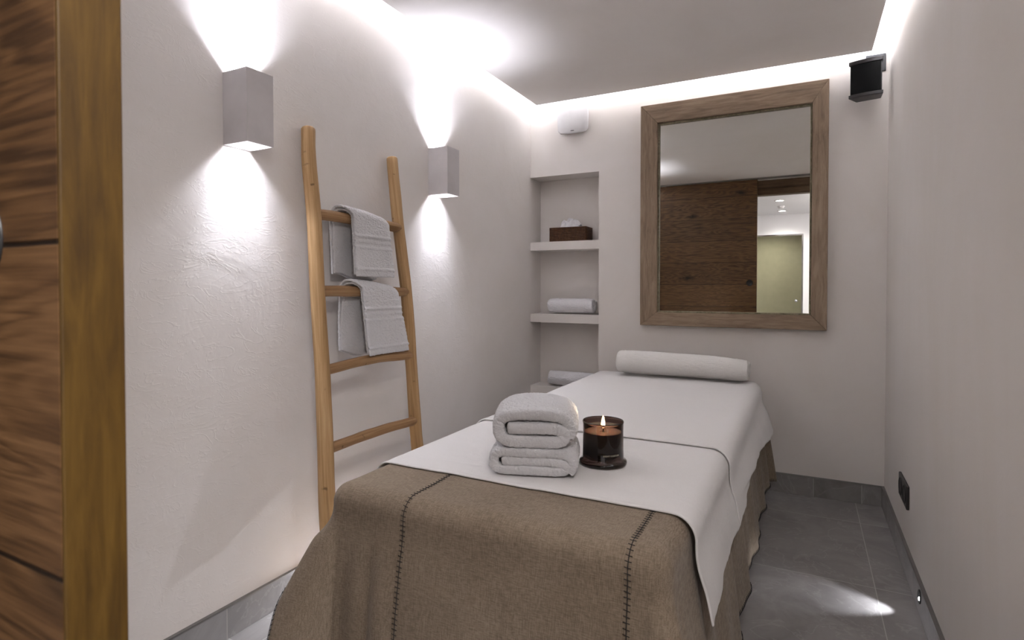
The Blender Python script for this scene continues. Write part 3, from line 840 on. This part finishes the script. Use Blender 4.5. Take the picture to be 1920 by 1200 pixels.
tag(ti, 'crumpled white tissue sticking out of the brown woven box', 'tissue')

# ------------------------------------------------------------------ framed mirror
mi = thing('wall_mirror', 'large mirror in a weathered wood frame on the back wall', 'mirror', (-.4175, YB, 1.6585))
W_, H_, F_ = 1.055, 1.402, .106; fy0, fy1 = -.052, -.001
FT, FB = .120, .084
def mitre(pts, mat, nm):
    bm = bmesh.new()
    A = [bm.verts.new((x, fy1, z)) for x, z in pts]
    B = [bm.verts.new((x, fy0, z)) for x, z in pts]
    bm.faces.new(A); bm.faces.new(list(reversed(B)))
    for i in range(4): j = (i + 1) % 4; bm.faces.new((A[j], A[i], B[i], B[j]))
    bmesh.ops.recalc_face_normals(bm, faces=bm.faces[:])
    bmesh.ops.subdivide_edges(bm, edges=bm.edges[:], cuts=3, use_grid_fill=True)
    o = obj(nm, bm, mat, mi, False); mod_bev(o, .0035, 3); return o
X0, X1, Z0, Z1 = -W_ / 2, W_ / 2, -H_ / 2, H_ / 2
XI0, XI1, ZI0, ZI1 = X0 + .107, X1 - .081, Z0 + FB, Z1 - FT
mitre([(X0, Z1), (X1, Z1), (XI1, ZI1), (XI0, ZI1)], M['frame_h'], 'frame_rail')
mitre([(X0, Z0), (XI0, ZI0), (XI1, ZI0), (X1, Z0)], M['frame_h'], 'frame_rail')
mitre([(X0, Z0), (X0, Z1), (XI0, ZI1), (XI0, ZI0)], M['frame_v'], 'frame_stile')
mitre([(X1, Z0), (XI1, ZI0), (XI1, ZI1), (X1, Z1)], M['frame_v'], 'frame_stile')
bm = bmesh.new(); e = .010
for (a, b_, c, d_) in ((XI0, XI0 + e, ZI0, ZI1), (XI1 - e, XI1, ZI0, ZI1), (XI0 + e, XI1 - e, ZI0, ZI0 + e), (XI0 + e, XI1 - e, ZI1 - e, ZI1)):
    box(bm, a, b_, -.036, -.012, c, d_, .003)
obj('inner_lip', bm, M['lip'], mi, False)
obj('mirror_glass', bx(XI0 + .001, XI1 - .001, -.020, -.014, ZI0 + .001, ZI1 - .001), M['mirror'], mi, False)

# ------------------------------------------------------------------ extractor cover, speaker, socket
vt = thing('ventilation_cover', 'white rounded extractor cover high on the back wall above the niche', 'vent', (-1.4165, YB, 2.362))
def barrel(hw, hh_, bul, r, n=14):
    out = []
    cs = [(hw, -hh_), (hw, hh_), (-hw, hh_), (-hw, -hh_)]
    def pt(i, t):
        a, b_ = cs[i], cs[(i + 1) % 4]; x = a[0] + (b_[0] - a[0]) * t; z = a[1] + (b_[1] - a[1]) * t
        k = bul * (1 - (2 * t - 1) ** 2)
        nx, nz = [(1, 0), (0, 1), (-1, 0), (0, -1)][i]; return (x + nx * k, z + nz * k)
    for i in range(4):
        for k in range(n): 
            t = .07 + .86 * k / (n - 1); out.append(pt(i, t))
    return out
bm = bmesh.new(); lay = []
for s, y in ((.86, 0), (.86, -.022), (1.0, -.026), (1.0, -.034), (.985, -.0385), (.93, -.041), (.5, -.0425)):
    lay.append([bm.verts.new((x * s, y, z * s)) for x, z in barrel(.105, .104, .007, .02)])
for a, b_ in zip(lay[:-1], lay[1:]):
    for i in range(len(a)): j = (i + 1) % len(a); bm.faces.new((a[i], a[j], b_[j], b_[i]))
bm.faces.new(lay[-1]); bm.faces.new(lay[0]); bmesh.ops.recalc_face_normals(bm, faces=bm.faces[:])
obj('cover_plate', bm, M['vent'], vt)
bm = bmesh.new(); prism(bm, [(-.012, -.0972), (.012, -.0972), (.013, -.094), (.008, -.0912), (-.008, -.0912), (-.013, -.094)], -.0422, -.0385)
obj('badge', bm, M['grey_mark'], vt, False)

sp = thing('wall_speaker', 'black box speaker on a bracket in the top right corner of the room', 'speaker', (.283, 3.565, 2.305), R(-13))
hw = .079
def arcpts(w0, d_front, d_back, bul, n=12):
    pts = [(-w0 + 2 * w0 * i / n, -d_front - bul * (1 - (2 * i / n - 1) ** 2)) for i in range(n + 1)]
    return pts + [(w0 * .72, d_back), (-w0 * .72, d_back)]
bm = bmesh.new(); prism(bm, arcpts(.072, .030, .045, .010), -.078, .078, 'z'); o = obj('cabinet', bm, M['black'], sp, False)
bm = bmesh.new(); prism(bm, [(x, y) for x, y in arcpts(.068, .036, -.02, .010)][:13] + [(.066, -.028), (-.066, -.028)], -.075, .075, 'z'); o = obj('grille', bm, M['grille'], sp, False)
for z0, z1 in ((.078, .098), (-.096, -.078)):
    bm = bmesh.new(); prism(bm, arcpts(hw, .038, .052, .012), z0, z1, 'z'); o = obj('end_cap', bm, M['black_cap'], sp, False); mod_bev(o, .002)
bk = bmesh.new()
box(bk, .285 - .283, .378 - .283, 3.650 - 3.565 + .012, YB - 3.565, 2.372 - 2.305, 2.466 - 2.305)
ob = obj('wall_bracket', bk, M['bracket'], sp, False); ob.matrix_parent_inverse = Matrix.Rotation(R(13), 4, 'Z'); mod_bev(ob, .002)
bm = bmesh.new(); tube(bm, [(.02, .04, .03), (.035, .075, .075), (.05, .085, .11)], .008, 10); obj('bracket_arm', bm, M['bracket'], sp)

so = thing('wall_socket', 'black double wall socket low on the right wall', 'socket', (XR, 2.952, .320))
bm = bmesh.new(); box(bm, -.011, 0, -.112, .112, -.050, .050, .0035); obj('socket_plate', bm, M['black_cap'], so, False)
for y in (-.056, .056):
    bm = bmesh.new(); lathe(bm, [(.040, 0), (.040, -.0135), (.036, -.0135), (.035, -.004), (.001, -.004)], 36, 0, y, 0, 'x', False); 
    ins = obj('socket_insert', bm, M['black'], so)
    for z in (-.0095, .0095):
        bm = bmesh.new(); lathe(bm, [(.0028, -.0035), (.0028, -.0062), (.0015, -.0068)], 12, 0, y, z, 'x'); obj('contact', bm, M['chrome'], ins)

# step lights in the skirting
def step_light(x, y, s, lab, e, ang, blend, aim, rad=.006, zz=.072):
    t = thing('step_light', lab, 'light', (x, y, zz), 0, 'step lights in the skirting')
    bm = bmesh.new(); lathe(bm, [(.021, 0), (.0245, 0), (.0245, s * .0035), (.022, s * .0045), (.0175, s * .0025), (.0172, s * .0003)], 36, 0, 0, 0, 'x', False); bmesh.ops.recalc_face_normals(bm, faces=bm.faces[:]); obj('bezel', bm, M['black'], t)
    bm = bmesh.new(); lathe(bm, [(.0175, s * .0003), (.008, s * .0008), (.001, s * .001)], 28, 0, 0, 0, 'x'); bmesh.ops.recalc_face_normals(bm, faces=bm.faces[:]); obj('recess', bm, M['black_cap'], t)
    bm = bmesh.new(); lathe(bm, [(.007, s * .0012), (.0055, s * .0045), (.001, s * .0055)], 20, 0, .001, -.008, 'x'); bmesh.ops.recalc_face_normals(bm, faces=bm.faces[:]); obj('led_lens', bm, M['dim_bulb'], t)
    spot('step_lamp', (s * .008, 0, -.006), aim, e, ang, blend, rad, STEP, t)
    return t
step_light(XR - .012, 2.50, -1, 'small round step light in the right skirting, shining across the floor', 3.0, 60, .8, (-1, 0.0, -.27))
step_light(XR - .012, .86, -1, 'small round step light in the right skirting nearest the doorway', 6.5, 62, 1.0, (-1, .40, -.06), .004)
step_light(XL + .012, 1.80, 1, 'small round step light in the left skirting behind the blanket', 20, 160, .6, (.7, -.5, -.5), .006)
